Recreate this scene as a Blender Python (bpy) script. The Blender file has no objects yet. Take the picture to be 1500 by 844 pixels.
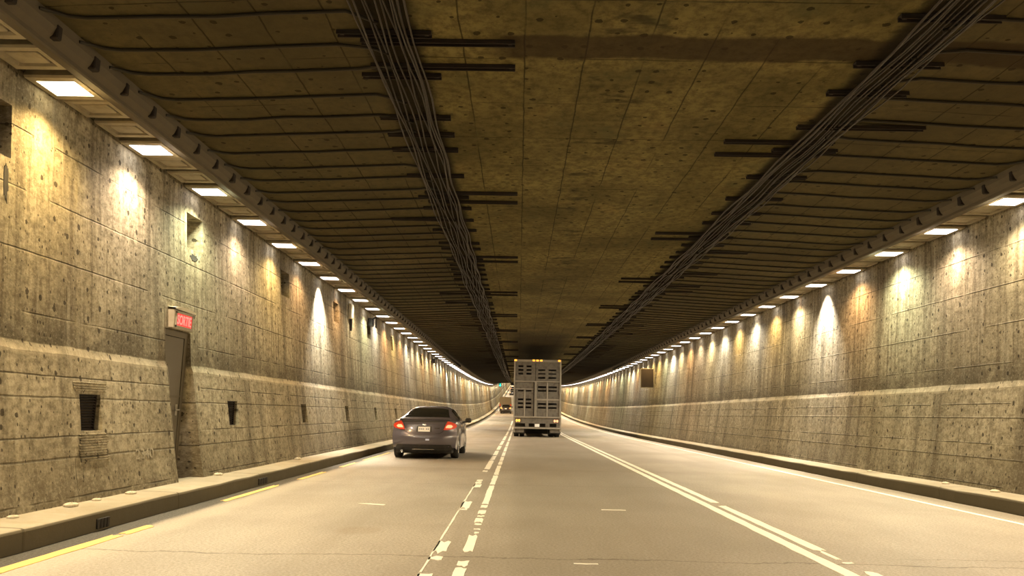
import bpy, math, random
from mathutils import Vector, Matrix

R = math.radians
C = bpy.context.scene.collection
SC = bpy.context.scene
random.seed(7)

# ------------------------------------------------------------------ camera, world, exposure
F_PX = 1160.7
CAM_H = 1.2
ROLL = .017
VPX, VPY = 759.8, 606.8
def make_camera():
    cd = bpy.data.cameras.new('camera')
    cd.sensor_width = 36.0
    cd.lens = F_PX * 36.0 / 1500.0
    cd.clip_start = 0.05
    cd.clip_end = 2000
    co = bpy.data.objects.new('camera', cd)
    C.objects.link(co)
    d = Vector(((VPX - 750) / F_PX, -(VPY - 422) / F_PX, -1)).normalized()
    up = Vector((0, 1, 0)); up = (up - d * up.dot(d)).normalized()
    right = d.cross(up).normalized()
    u = up * math.cos(ROLL) + right * math.sin(ROLL)
    r = d.cross(u).normalized()
    m = Matrix((r, d, u))
    co.matrix_world = Matrix.Translation((0, 0, CAM_H)) @ m.to_4x4()
    SC.camera = co
make_camera()

w = bpy.data.worlds.new('world'); SC.world = w
w.use_nodes = True
w.node_tree.nodes['Background'].inputs[0].default_value = (1.0, .82, .5, 1)
w.node_tree.nodes['Background'].inputs[1].default_value = 0.01
SC.view_settings.view_transform = 'Standard'
SC.view_settings.look = 'None'
SC.view_settings.exposure = 0.0
SC.view_settings.gamma = 1.0
SC.view_settings.use_curve_mapping = False
LAMP_W = 560.0           # watts of an ordinary tunnel lamp
LENS_E = 7.0
LAMP_TINT = (1.0, .90, .71)
LAMP_TILT = R(29)         # lamps lean towards the road

# ------------------------------------------------------------------ tunnel geometry
XC = 1.274               # lateral centre of the tunnel
KERB, BASE, LEDGE, UPPER, TOP = 5.363, 5.89, 6.155, 6.195, 6.46
KERB_H = 0.19
LAMP_Z = 4.56
def pz(s):               # the road climbs in the distance
    if s < 40: return 0.0
    if s < 230: return .000173 * (s - 40) ** 2
    return .000173 * 190 ** 2 + (s - 230) * .052
def slope(s):
    if s < 40: return 0.0
    if s < 230: return 2 * .000173 * (s - 40)
    return .052
def stations(s0, s1, near=2.0):
    out = []; s = s0
    while s < s1:
        out.append(round(s, 4))
        s += near if s < 40 else (4.0 if s < 230 else 20.0)
    out.append(s1)
    return out

# ------------------------------------------------------------------ materials
class NT:
    def __init__(self, name):
        self.m = bpy.data.materials.new(name); self.m.use_nodes = True
        self.t = self.m.node_tree; self.b = self.t.nodes['Principled BSDF']
    def n(self, kind, **kw):
        nd = self.t.nodes.new('ShaderNode' + kind)
        for k, v in kw.items(): setattr(nd, k, v)
        return nd
    def put(self, sock, v):
        if v is None: return
        if hasattr(v, 'links'): self.t.links.new(v, sock)
        else: sock.default_value = v
    def math(self, op, a, b=None, c=None, clamp=False):
        nd = self.n('Math', operation=op, use_clamp=clamp)
        self.put(nd.inputs[0], a); self.put(nd.inputs[1], b); self.put(nd.inputs[2], c)
        return nd.outputs[0]
    def uv(self):
        return self.n('UVMap', uv_map='UVMap').outputs[0]
    def obj(self):
        return self.n('TexCoord').outputs['Object']
    def sep(self, v):
        nd = self.n('SeparateXYZ'); self.put(nd.inputs[0], v); return nd.outputs
    def comb(self, x, y, z=0.0):
        nd = self.n('CombineXYZ'); self.put(nd.inputs[0], x); self.put(nd.inputs[1], y); self.put(nd.inputs[2], z); return nd.outputs[0]
    def scale(self, v, s):
        nd = self.n('Mapping'); self.put(nd.inputs[0], v); nd.inputs['Scale'].default_value = s; return nd.outputs[0]
    def noise(self, v, s, d=4, r=.55, dist=0.0):
        nd = self.n('TexNoise'); self.put(nd.inputs['Vector'], v)
        nd.inputs['Scale'].default_value = s; nd.inputs['Detail'].default_value = d
        nd.inputs['Roughness'].default_value = r; nd.inputs['Distortion'].default_value = dist
        return nd.outputs['Fac']
    def vor(self, v, s, rnd=1.0, feature='F1'):
        nd = self.n('TexVoronoi', feature=feature, voronoi_dimensions='2D'); self.put(nd.inputs['Vector'], v)
        nd.inputs['Scale'].default_value = s; nd.inputs['Randomness'].default_value = rnd
        return nd.outputs
    def ramp(self, v, a, b, lo=0.0, hi=1.0):
        nd = self.n('MapRange', interpolation_type='SMOOTHSTEP'); self.put(nd.inputs[0], v)
        nd.inputs[1].default_value = a; nd.inputs[2].default_value = b
        nd.inputs[3].default_value = lo; nd.inputs[4].default_value = hi
        return nd.outputs[0]
    def mix(self, f, a, b, mode='MIX'):
        nd = self.n('Mix', data_type='RGBA', blend_type=mode)
        self.put(nd.inputs[0], f)
        self.put(nd.inputs[6], (*a, 1) if isinstance(a, tuple) else a)
        self.put(nd.inputs[7], (*b, 1) if isinstance(b, tuple) else b)
        return nd.outputs[2]
    def line(self, v, period, half, off=0.0):       # 1 on thin lines repeated every period
        a = self.math('ADD', v, off)
        a = self.math('FRACT', self.math('DIVIDE', a, period))
        a = self.math('ABSOLUTE', self.math('SUBTRACT', a, .5))
        return self.ramp(self.math('MULTIPLY', a, period), half * .4, half * 1.6, 1.0, 0.0)
    def bump(self, h, strength=.5, dist=.02):
        nd = self.n('Bump'); nd.inputs['Strength'].default_value = strength; nd.inputs['Distance'].default_value = dist
        self.put(nd.inputs['Height'], h); self.t.links.new(nd.outputs[0], self.b.inputs['Normal'])
    def out(self, col, rough=.9, spec=.3, metal=0.0):
        self.put(self.b.inputs['Base Color'], (*col, 1) if isinstance(col, tuple) else col)
        self.put(self.b.inputs['Roughness'], rough)
        self.b.inputs['Specular IOR Level'].default_value = spec
        self.b.inputs['Metallic'].default_value = metal
        return self.m

def mat_wall():
    k = NT('tunnel_wall_concrete'); uv = k.uv(); x, y, _ = k.sep(uv)
    wob = k.math('MULTIPLY', k.math('SUBTRACT', k.noise(uv, 2.2, 4), .5), .022)
    yw = k.math('ADD', y, wob); xw = k.math('ADD', x, wob)
    upw = k.ramp(y, 1.6, 1.9, .4, 1)
    big = k.noise(uv, .55, 6, .6)
    col = k.mix(k.ramp(big, .3, .7), (.235, .200, .132), (.40, .350, .245))
    fine = k.noise(uv, 9.0, 8, .7)
    col = k.mix(k.ramp(fine, .38, .66, 0, .75), col, (.095, .075, .043))
    pale = k.noise(k.scale(uv, (1.0, 1.6, 1)), 1.9, 6, .7, .6)
    col = k.mix(k.ramp(pale, .56, .72, 0, .45), col, (.40, .35, .25))
    st = k.noise(k.scale(uv, (7.0, .32, 1)), 1.0, 5, .65)
    col = k.mix(k.math('MULTIPLY', k.ramp(st, .46, .64, 0, .7), upw), col, (.09, .07, .042))
    st2 = k.noise(k.scale(uv, (1.6, .14, 1)), 1.0, 4, .6)
    col = k.mix(k.ramp(st2, .48, .66, 0, .75), col, (.085, .068, .042))
    st3 = k.noise(k.scale(uv, (5.0, .25, 1)), 1.3, 3, .6)
    col = k.mix(k.math('MULTIPLY', k.ramp(st3, .54, .70, 0, .4), upw), col, (.42, .38, .29))
    # soot settled just above the ledge, and splash dirt along the foot
    soot = k.math('MULTIPLY', k.ramp(y, 1.80, 2.45, 1, 0), k.ramp(y, 1.74, 1.83, 0, 1))
    soot = k.math('MULTIPLY', soot, k.ramp(k.noise(k.scale(uv, (.9, 1.6, 1)), 1.3, 6, .7), .3, .6, .1, .9))
    col = k.mix(soot, col, (.07, .058, .036))
    foot = k.math('MULTIPLY', k.ramp(y, .2, .95, 1, 0), k.ramp(k.noise(uv, 2.6, 7, .7), .3, .65, .2, .85))
    col = k.mix(foot, col, (.09, .072, .043))
    rustn = k.math('MULTIPLY', k.ramp(k.noise(k.scale(uv, (1.7, .25, 1)), 1.1, 3), .64, .72, 0, .45), k.ramp(y, 2.4, 4.2, 0, 1))
    col = k.mix(rustn, col, (.23, .12, .04))
    gr = k.noise(uv, 26.0, 5, .75)
    col = k.mix(k.ramp(gr, .5, .72, 0, .55), col, (.055, .043, .025))
    col = k.mix(k.ramp(gr, .50, .30, 0, .35), col, (.46, .41, .31))
    led = k.math('MULTIPLY', k.math('MULTIPLY', k.ramp(y, 1.69, 1.72), k.ramp(y, 1.81, 1.85, 1, 0)), k.ramp(k.noise(uv, 1.8, 5), .35, .6, .1, .5))
    col = k.mix(led, col, (.36, .31, .215))     # pale dusty ledge
    # formwork joints
    jh = k.line(yw, .62, .008, .05)
    jn = k.ramp(k.noise(uv, 1.3, 3), .38, .55)
    jh = k.math('MULTIPLY', jh, jn)
    jv = k.math('MULTIPLY', k.line(xw, 2.44, .006), k.ramp(k.noise(uv, .9, 3), .4, .6))
    low = k.math('MULTIPLY', k.math('LESS_THAN', y, 1.7), k.line(yw, .62, .010, .27))
    j = k.math('MAXIMUM', k.math('MAXIMUM', jh, jv), k.math('MULTIPLY', low, .7))
    col = k.mix(k.math('MULTIPLY', j, .75), col, (.035, .028, .016))
    # form tie holes and blow holes
    v = k.vor(k.scale(uv, (1.0, .85, 1)), 4.3, .75)
    cs = k.sep(v['Color'])[0]
    rad = k.math('MULTIPLY', k.math('SUBTRACT', cs, .22), .165)
    vn = k.math('ADD', v['Distance'], k.math('MULTIPLY', k.math('SUBTRACT', k.noise(uv, 22, 4), .5), .16))
    pit = k.math('LESS_THAN', vn, rad)
    v2 = k.vor(k.scale(uv, (1.3, .8, 1)), 11.0, 1.0)
    pit2 = k.math('LESS_THAN', v2['Distance'], k.math('MULTIPLY', k.math('SUBTRACT', k.sep(v2['Color'])[1], .68), .55))
    p = k.math('MAXIMUM', pit, pit2)
    col = k.mix(k.math('MULTIPLY', p, .85), col, (.028, .021, .012))
    h = k.math('SUBTRACT', k.math('MULTIPLY', fine, .55), k.math('MULTIPLY', k.math('MAXIMUM', p, j), .9))
    k.bump(h, .8, .02)
    return k.out(col, .9, .15)

def mat_ceiling():
    k = NT('sooty_ceiling_concrete'); uv = k.uv(); s, x, _ = k.sep(uv)
    big = k.noise(uv, .45, 6, .62)
    col = k.mix(k.ramp(big, .32, .68), (.088, .072, .026), (.21, .172, .066))
    fine = k.noise(uv, 7, 8, .72)
    col = k.mix(k.ramp(fine, .38, .66, 0, .75), col, (.055, .044, .016))
    cross = k.noise(k.scale(uv, (3.2, .35, 1)), 1.0, 5, .65)
    col = k.mix(k.ramp(cross, .55, .75, 0, .55), col, (.075, .056, .022))
    red = k.noise(uv, .9, 4)
    col = k.mix(k.ramp(red, .58, .74, 0, .3), col, (.19, .125, .045))
    grn = k.noise(k.scale(uv, (1, 1, 3)), 1.25, 5)
    col = k.mix(k.ramp(grn, .56, .72, 0, .6), col, (.085, .080, .034))
    xa = k.math('ABSOLUTE', k.math('SUBTRACT', x, XC))
    side = k.ramp(xa, 2.5, 2.9)
    col = k.mix(k.math('MULTIPLY', side, .72), col, (.062, .050, .027))
    wob = k.math('MULTIPLY', k.math('SUBTRACT', k.noise(uv, 1.5, 3), .5), .05)
    jl = k.line(k.math('ADD', x, wob), .635, .008, .3175)
    jt = k.math('MULTIPLY', k.line(k.math('ADD', s, wob), 1.22, .008), k.ramp(k.noise(uv, .8, 3), .42, .56))
    j = k.math('MAXIMUM', k.math('MULTIPLY', jl, k.ramp(k.noise(k.scale(uv, (.3, 1, 1)), 1.2, 2), .36, .5)), jt)
    col = k.mix(k.math('MULTIPLY', j, .75), col, (.02, .015, .006))
    v = k.vor(uv, 3.6, .55); cs = k.sep(v['Color'])[0]
    vd = k.math('ADD', v['Distance'], k.math('MULTIPLY', k.math('SUBTRACT', k.noise(uv, 18, 3), .5), .18))
    p = k.math('LESS_THAN', vd, k.math('MULTIPLY', k.math('SUBTRACT', cs, .30), .20))
    col = k.mix(k.math('MULTIPLY', p, .8), col, (.02, .015, .007))
    bl = k.math('MULTIPLY', k.ramp(k.noise(k.scale(uv, (2.6, 1.1, 1)), 1.3, 4), .55, .66), k.math('MULTIPLY', k.ramp(x, .45, .8), k.ramp(x, 1.3, 1.7, 1, 0)))
    col = k.mix(k.math('MULTIPLY', bl, .7), col, (.03, .024, .012))
    # broad oily band across the slab
    sb = k.math('ADD', s, k.math('MULTIPLY', k.math('SUBTRACT', k.noise(uv, 1.2, 4), .5), .25))
    band = k.math('MULTIPLY', k.ramp(sb, 7.36, 7.44), k.ramp(sb, 7.86, 7.95, 1, 0))
    band = k.math('MULTIPLY', band, k.ramp(x, -.5, -.1))
    col = k.mix(k.math('MULTIPLY', band, .8), col, (.035, .023, .012))
    # grime and painted shade around the cable runs
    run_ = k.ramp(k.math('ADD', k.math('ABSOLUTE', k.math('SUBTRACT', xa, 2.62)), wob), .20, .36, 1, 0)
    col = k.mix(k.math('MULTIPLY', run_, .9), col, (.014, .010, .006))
    # exhaust soot and painted shade above the truck's lane further in
    soot_shade = k.math('MULTIPLY', k.ramp(s, 33, 39), k.ramp(k.math('ABSOLUTE', k.math('SUBTRACT', x, 1.0)), .9, 2.2, 1, 0))
    col = k.mix(k.math('MULTIPLY', soot_shade, .85), col, (.022, .016, .008))
    k.bump(k.math('SUBTRACT', fine, k.math('MAXIMUM', p, j)), .5, .02)
    return k.out(col, .95, .1)

def mat_road():
    k = NT('worn_asphalt'); uv = k.uv(); s, x, _ = k.sep(uv)
    big = k.noise(k.scale(uv, (.5, 1.0, 1)), .7, 5, .6)
    col = k.mix(k.ramp(big, .3, .7), (.245, .212, .168), (.335, .294, .240))
    sp = k.noise(uv, 38, 4, .85)
    col = k.mix(k.ramp(sp, .38, .65, 0, .6), col, (.155, .130, .098))
    sp2 = k.noise(uv, 120, 2, .8)
    col = k.mix(k.ramp(sp2, .6, .75, 0, .4), col, (.60, .53, .42))
    lit_bands = k.noise(k.scale(uv, (.32, .05, 1)), 1.0, 4, .6)
    col = k.mix(k.ramp(lit_bands, .5, .7, 0, .5), col, (.19, .155, .11))  # bright and dark bands of lamp light across the road, painted into the colour
    tr = k.noise(k.scale(uv, (.03, 1.1, 1)), 1.0, 3, .55)
    col = k.mix(k.ramp(tr, .52, .7, 0, .45), col, (.18, .15, .11))
    # middle lane is darker old asphalt
    mid = k.math('MULTIPLY', k.ramp(x, -.3, .1), k.ramp(x, 2.4, 2.75, 1, 0))
    col = k.mix(k.math('MULTIPLY', mid, .42), col, (.15, .128, .094))
    wob = k.math('MULTIPLY', k.math('SUBTRACT', k.noise(uv, 1.1, 5, .65), .5), .5)
    # dirt in both gutters and a pale dust strip beside them
    gl = k.ramp(k.math('ADD', x, k.math('MULTIPLY', wob, .25)), -3.86, -3.74, 1, 0)
    col = k.mix(k.math('MULTIPLY', gl, .93), col, (.028, .023, .015))
    dl = k.math('MULTIPLY', k.ramp(x, -3.78, -3.66), k.ramp(k.math('ADD', x, wob), -3.6, -3.2, 1, 0))
    col = k.mix(k.math('MULTIPLY', dl, .5), col, (.38, .335, .265))
    gr = k.ramp(k.math('ADD', x, k.math('MULTIPLY', wob, .3)), 6.22, 6.45)
    col = k.mix(k.math('MULTIPLY', gr, .6), col, (.16, .125, .08))
    # transverse cracks
    for s0, half, x0, x1, amp in ((6.94, .011, -4, 7, .9), (7.3, .007, 3.2, 6.0, 1.3), (13.9, .008, -4, 2.6, .8)):
        d = k.math('ABSOLUTE', k.math('SUBTRACT', k.math('ADD', s, k.math('MULTIPLY', wob, amp)), s0))
        m = k.math('MULTIPLY', k.ramp(d, half * .5, half * 2.2, 1, 0), k.math('MULTIPLY', k.ramp(x, x0, x0 + .3), k.ramp(x, x1 - .3, x1, 1, 0)))
        col = k.mix(k.math('MULTIPLY', m, .7), col, (.075, .056, .034))
    # an oil stain in the left lane
    e = k.math('ADD', k.math('POWER', k.math('DIVIDE', k.math('SUBTRACT', x, -1.62), .26), 2), k.math('POWER', k.math('DIVIDE', k.math('SUBTRACT', s, 8.35), .3), 2))
    col = k.mix(k.math('MULTIPLY', k.ramp(k.math('ADD', e, wob), .2, 1.3, 1, 0), .4), col, (.17, .125, .08))
    k.bump(sp, .35, .006)
    return k.out(col, k.ramp(sp, .3, .7, .5, .75), .35)

def mat_kerb():
    k = NT('kerb_concrete'); uv = k.uv(); s, t, _ = k.sep(uv)
    n = k.noise(uv, 5, 8, .7); b = k.noise(uv, .8, 4)
    col = k.mix(k.ramp(b, .3, .7), (.25, .215, .155), (.345, .30, .225))
    col = k.mix(k.ramp(n, .42, .7, 0, .6), col, (.25, .20, .125))
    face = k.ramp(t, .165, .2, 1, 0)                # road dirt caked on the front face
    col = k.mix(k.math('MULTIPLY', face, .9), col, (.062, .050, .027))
    j = k.line(k.math('ADD', s, k.math('MULTIPLY', k.math('SUBTRACT', n, .5), .06)), 3.05, .016, .85)
    col = k.mix(k.math('MULTIPLY', j, .7), col, (.07, .055, .03))
    k.bump(k.math('SUBTRACT', n, j), .5, .02)
    return k.out(col, .9, .2)

def mat_paint(name, c, wear=.5):
    k = NT(name); o = k.obj()
    n = k.noise(o, 9, 8, .75)
    col = k.mix(k.ramp(n, .5, .75, 0, wear), c, (.36, .30, .21))
    return k.out(col, .6, .4)

def mat_basic(name, c, rough=.6, metal=0.0, spec=.4, dirt=.35, dirtcol=(.10, .08, .05), scale=6.0, coat=0.0):
    k = NT(name); o = k.obj()
    n = k.noise(o, scale, 6, .65)
    col = k.mix(k.ramp(n, .42, .72, 0, dirt), c, dirtcol)
    m = k.out(col, rough, spec, metal)
    k.b.inputs['Coat Weight'].default_value = coat
    return m

def mat_emit(name, c, e):
    k = NT(name)
    m = k.out(c, .4, .3)
    k.b.inputs['Emission Color'].default_value = (*c, 1)
    k.b.inputs['Emission Strength'].default_value = e
    m.cycles.emission_sampling = 'NONE'
    return m

M = dict(
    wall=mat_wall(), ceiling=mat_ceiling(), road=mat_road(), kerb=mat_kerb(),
    white=mat_paint('white_road_paint', (.74, .70, .60), .25), yellow=mat_paint('yellow_road_paint', (.62, .43, .12), .25),
    soffit=mat_basic('soffit_concrete', (.13, .105, .065), .9, scale=3.0),
    rail=mat_basic('dusty_rail_steel', (.085, .068, .044), .8, dirt=.6, scale=5.0),
    housing=mat_basic('dusty_lamp_housing', (.36, .31, .21), .75, dirt=.4),
    cover=mat_basic('dusty_cover_plate', (.36, .31, .215), .7, dirt=.35),
    dark=mat_basic('black_recess', (.02, .017, .012), .9, dirt=.2),
    conduit=mat_basic('sooty_conduit', (.022, .017, .010), .8, dirt=.5, dirtcol=(.02, .015, .008)),
    cable=mat_basic('dusty_black_cable', (.034, .025, .019), .55, dirt=.6, dirtcol=(.03, .022, .015), scale=1.5),
    strut=mat_basic('rusted_strut', (.014, .009, .006), .85, dirt=.5, dirtcol=(.03, .016, .009)),
    door=mat_basic('grey_brown_door_paint', (.12, .10, .07), .6, dirt=.6, scale=2.5),
    frame=mat_basic('dark_door_frame', (.10, .08, .05), .6, dirt=.5),
    steel=mat_basic('brushed_steel', (.5, .47, .42), .35, .8, dirt=.3),
    signbody=mat_basic('grey_sign_casing', (.36, .31, .23), .5, dirt=.3),
    signface=mat_emit('red_sign_face', (.78, .05, .045), .75), signtext=mat_emit('red_sign_letters', (1.0, .22, .19), 1.15),
    brown=mat_basic('brown_painted_sheet', (.020, .0145, .011), .9, spec=.08, dirt=.4, dirtcol=(.013, .010, .007), scale=3.0),
    pale=mat_basic('pale_box_paint', (.62, .56, .42), .6, dirt=.2),
    alu=mat_basic('weathered_aluminium', (.155, .138, .112), .6, .2, dirt=.75, dirtcol=(.075, .062, .045), scale=5.0),
    alulight=mat_basic('worn_aluminium_frame', (.31, .28, .23), .55, .25, dirt=.5, dirtcol=(.2, .17, .12), scale=4.0),
    inside=mat_basic('trailer_inside', (.03, .025, .02), .9, dirt=.2),
    rubber=mat_basic('black_tyre_rubber', (.022, .02, .018), .75, dirt=.5, dirtcol=(.06, .05, .035)),
    amber=mat_emit('amber_marker_lens', (1.0, .42, .05), 1.6), ambertail=mat_emit('amber_tail_lens', (1.0, .50, .10), 1.3), pinktail=mat_emit('pinkish_tail_lens', (1.0, .42, .22), 1.1),
    plate=mat_basic('licence_plate_white', (.92, .90, .87), .5, dirt=.15), platemark=mat_basic('plate_mark_grey', (.28, .28, .34), .6),
    paint=mat_basic('grey_car_paint', (.105, .092, .108), .28, .3, .5, dirt=.1, coat=.8), paint2=mat_basic('dark_car_paint', (.05, .043, .04), .3, .4, .5, dirt=.1, coat=.6),
    glass=mat_basic('dark_car_glass', (.012, .012, .010), .07, 0, .5, dirt=0.0), black=mat_basic('black_plastic', (.022, .02, .018), .5, dirt=.3),
    taillens=mat_basic('red_tail_lens', (.62, .055, .02), .12, 0, .6, dirt=0.0), tailglow=mat_emit('orange_tail_glow', (1.0, .40, .20), .95),
    tailouter=mat_emit('red_tail_glow', (.55, .045, .015), .22),
    van=mat_basic('tan_van_paint', (.15, .115, .07), .5, dirt=.3), green=mat_emit('green_signal_lens', (.03, .95, .62), 2.2),
    glint=mat_basic('bluish_white_glint', (.55, .60, .85), .5, dirt=.1), rubble=mat_basic('concrete_rubble', (.52, .45, .33), .9, dirt=.5, scale=12),
    farglow=mat_emit('far_tail_lens', (1.0, .40, .10), 1.6), chrome=mat_basic('chrome', (.75, .72, .68), .15, 1.0, dirt=.1),
)
M['lens'] = mat_emit('lamp_lens_white', (1.0, .965, 1.0), LENS_E)
M['lenswarm'] = mat_emit('lamp_lens_warm', (1.0, .88, .58), LENS_E)

# ------------------------------------------------------------------ mesh helpers
class MB:
    def __init__(s): s.v = []; s.f = []; s.uv = {}
    def vert(s, p, uv=None):
        s.v.append(tuple(p))
        if uv is not None: s.uv[len(s.v) - 1] = uv
        return len(s.v) - 1
    def quad(s, *ps, uvs=None):
        i = [s.vert(p, uvs[k] if uvs else None) for k, p in enumerate(ps)]
        s.f.append(tuple(i)); return s
    def box(s, x0, x1, y0, y1, z0, z1, b=0.0):
        if b <= 0:
            c = [s.vert((x, y, z)) for x in (x0, x1) for y in (y0, y1) for z in (z0, z1)]
            for f in ((0, 1, 3, 2), (4, 6, 7, 5), (0, 4, 5, 1), (2, 3, 7, 6), (0, 2, 6, 4), (1, 5, 7, 3)):
                s.f.append(tuple(c[k] for k in f))
            return s
        # chamfered box: each corner has three verts
        X, Y, Z = (x0, x1), (y0, y1), (z0, z1); idx = {}
        for i in (0, 1):
            for j in (0, 1):
                for k in (0, 1):
                    ix, iy, iz = X[i] + (b if i == 0 else -b), Y[j] + (b if j == 0 else -b), Z[k] + (b if k == 0 else -b)
                    idx[i, j, k, 'x'] = s.vert((X[i], iy, iz)); idx[i, j, k, 'y'] = s.vert((ix, Y[j], iz)); idx[i, j, k, 'z'] = s.vert((ix, iy, Z[k]))
                    s.f.append((idx[i, j, k, 'x'], idx[i, j, k, 'y'], idx[i, j, k, 'z']))
        o = ((0, 0), (0, 1), (1, 1), (1, 0))
        for a in (0, 1):
            s.f.append(tuple(idx[a, p, q, 'x'] for p, q in o)); s.f.append(tuple(idx[p, a, q, 'y'] for p, q in o)); s.f.append(tuple(idx[p, q, a, 'z'] for p, q in o))
        for p in (0, 1):
            for q in (0, 1):
                s.f.append((idx[p, q, 0, 'x'], idx[p, q, 0, 'y'], idx[p, q, 1, 'y'], idx[p, q, 1, 'x']))
                s.f.append((idx[p, 0, q, 'x'], idx[p, 0, q, 'z'], idx[p, 1, q, 'z'], idx[p, 1, q, 'x']))
                s.f.append((idx[0, p, q, 'y'], idx[0, p, q, 'z'], idx[1, p, q, 'z'], idx[1, p, q, 'y']))
        return s
    def tube(s, pts, r, n=6):
        pts = [Vector(p) for p in pts]; rings = []
        for i, p in enumerate(pts):
            t = (pts[min(i + 1, len(pts) - 1)] - pts[max(i - 1, 0)]).normalized()
            a = t.cross(Vector((0, 0, 1)))
            if a.length < 1e-4: a = t.cross(Vector((1, 0, 0)))
            a.normalize(); b = t.cross(a)
            rings.append([s.vert(p + (a * math.cos(2 * math.pi * k / n) + b * math.sin(2 * math.pi * k / n)) * r) for k in range(n)])
        for i in range(len(rings) - 1):
            for k in range(n):
                s.f.append((rings[i][k], rings[i][(k + 1) % n], rings[i + 1][(k + 1) % n], rings[i + 1][k]))
        s.f.append(tuple(rings[0])); s.f.append(tuple(rings[-1][::-1]))
        return s
    def lathe_x(s, prof, cx, cy, cz, n=28):          # profile of (x, r) turned about the x axis
        rings = [[s.vert((cx + x, cy + r * math.cos(2 * math.pi * k / n), cz + r * math.sin(2 * math.pi * k / n))) for k in range(n)] for x, r in prof]
        for i in range(len(rings) - 1):
            for k in range(n):
                s.f.append((rings[i][k], rings[i][(k + 1) % n], rings[i + 1][(k + 1) % n], rings[i + 1][k]))
        return s
    def prism(s, poly, z0, z1):                      # polygon in x,y
        a = [s.vert((x, y, z0)) for x, y in poly]; b = [s.vert((x, y, z1)) for x, y in poly]
        n = len(poly); s.f.append(tuple(b)); s.f.append(tuple(a[::-1]))
        for i in range(n): s.f.append((a[i], a[(i + 1) % n], b[(i + 1) % n], b[i]))
        return s
    def grid(s, rows, uvrows=None):
        idx = [[s.vert(p, uvrows[i][j] if uvrows else None) for j, p in enumerate(r)] for i, r in enumerate(rows)]
        for i in range(len(idx) - 1):
            for j in range(len(idx[0]) - 1):
                s.f.append((idx[i][j], idx[i][j + 1], idx[i + 1][j + 1], idx[i + 1][j]))
        return s
    def mesh(s, name, mat, smooth=False):
        me = bpy.data.meshes.new(name)
        me.from_pydata(s.v, [], s.f)
        if s.uv:
            ul = me.uv_layers.new(name='UVMap')
            for lp in me.loops: ul.data[lp.index].uv = s.uv.get(lp.vertex_index, (0, 0))
        me.materials.append(mat)
        if smooth:
            for p in me.polygons: p.use_smooth = True
        me.update()
        return me
    def build(s, name, mat, parent=None, smooth=False, loc=None):
        return link(name, s.mesh(name, mat, smooth), parent, loc)

def link(name, data, parent=None, loc=None):
    o = bpy.data.objects.new(name, data); C.objects.link(o)
    if parent is not None: o.parent = parent
    if loc is not None: o.location = loc
    return o
def tag(o, label=None, cat=None, group=None, kind=None):
    if label: o['label'] = label
    if cat: o['category'] = cat
    if group: o['group'] = group
    if kind: o['kind'] = kind
    return o
def empty(name, loc, label, cat, group=None):
    o = link(name, None, None, loc); o.empty_display_size = .2
    return tag(o, label, cat, group)
def copy_tree(o, parent=None):
    c = o.copy(); C.objects.link(c)
    if parent is not None: c.parent = parent
    for ch in list(o.children): copy_tree(ch, c)
    return c
def struct(o, kind='structure'):
    o['kind'] = kind; return o

def panel(x0, x1, z0, z1, holes, y0=0.0, th=.03):
    """sheet in the x-z plane pierced by rectangular holes"""
    xs = sorted({x0, x1, *[v for h in holes for v in h[:2]]}); zs = sorted({z0, z1, *[v for h in holes for v in h[2:]]})
    mb = MB()
    def hole(i, j):
        if i < 0 or j < 0 or i >= len(xs) - 1 or j >= len(zs) - 1: return True
        cx, cz = (xs[i] + xs[i + 1]) / 2, (zs[j] + zs[j + 1]) / 2
        return any(h[0] < cx < h[1] and h[2] < cz < h[3] for h in holes)
    for i in range(len(xs) - 1):
        for j in range(len(zs) - 1):
            if hole(i, j): continue
            a, b, c, d = xs[i], xs[i + 1], zs[j], zs[j + 1]
            mb.quad((a, y0, c), (b, y0, c), (b, y0, d), (a, y0, d)); mb.quad((a, y0 + th, c), (a, y0 + th, d), (b, y0 + th, d), (b, y0 + th, c))
            if hole(i - 1, j): mb.quad((a, y0, c), (a, y0, d), (a, y0 + th, d), (a, y0 + th, c))
            if hole(i + 1, j): mb.quad((b, y0, c), (b, y0 + th, c), (b, y0 + th, d), (b, y0, d))
            if hole(i, j - 1): mb.quad((a, y0, c), (a, y0 + th, c), (b, y0 + th, c), (b, y0, c))
            if hole(i, j + 1): mb.quad((a, y0, d), (b, y0, d), (b, y0 + th, d), (a, y0 + th, d))
    return mb

ORD = ['first', 'second', 'third', 'fourth', 'fifth', 'sixth', 'seventh', 'eighth', 'ninth', 'tenth', 'eleventh', 'twelfth']

# ------------------------------------------------------------------ floor and kerbs
S0, S1 = -12.0, 520.0
mb = MB()
xs = [-4.6, -4.07, -3.5, -.5, 1.28, 2.7, 6.1, 6.63, 7.2]
st = stations(S0, S1)
mb.grid([[(x, s, pz(s)) for x in xs] for s in st], [[(s, x) for x in xs] for s in st])
struct(mb.build('floor', M['road']))

def kerb(sign, name):
    prof = [(KERB - .01, -.03), (KERB, .16), (KERB + .012, .182), (KERB + .03, KERB_H), (BASE + .2, KERB_H + .015)]
    mb = MB(); st = [s for s in stations(S0, S1, .61)]
    rnd = random.Random(3 + sign)
    rows, uvs = [], []
    for s in st:
        j = rnd.uniform(-.012, .012) if s < 40 else 0; jz = rnd.uniform(-.008, .006) if s < 40 else 0
        rows.append([(XC + sign * (o + (j if i < 4 else 0)), s, pz(s) + h + (jz if i in (2, 3) else 0)) for i, (o, h) in enumerate(prof)])
        uvs.append([(s, h if i < 3 else .2 + (o - KERB)) for i, (o, h) in enumerate(prof)])
    mb.grid(rows, uvs)
    return struct(mb.build(name, M['kerb']))
kerb(-1, 'trim_1'); kerb(1, 'trim_2')

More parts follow.
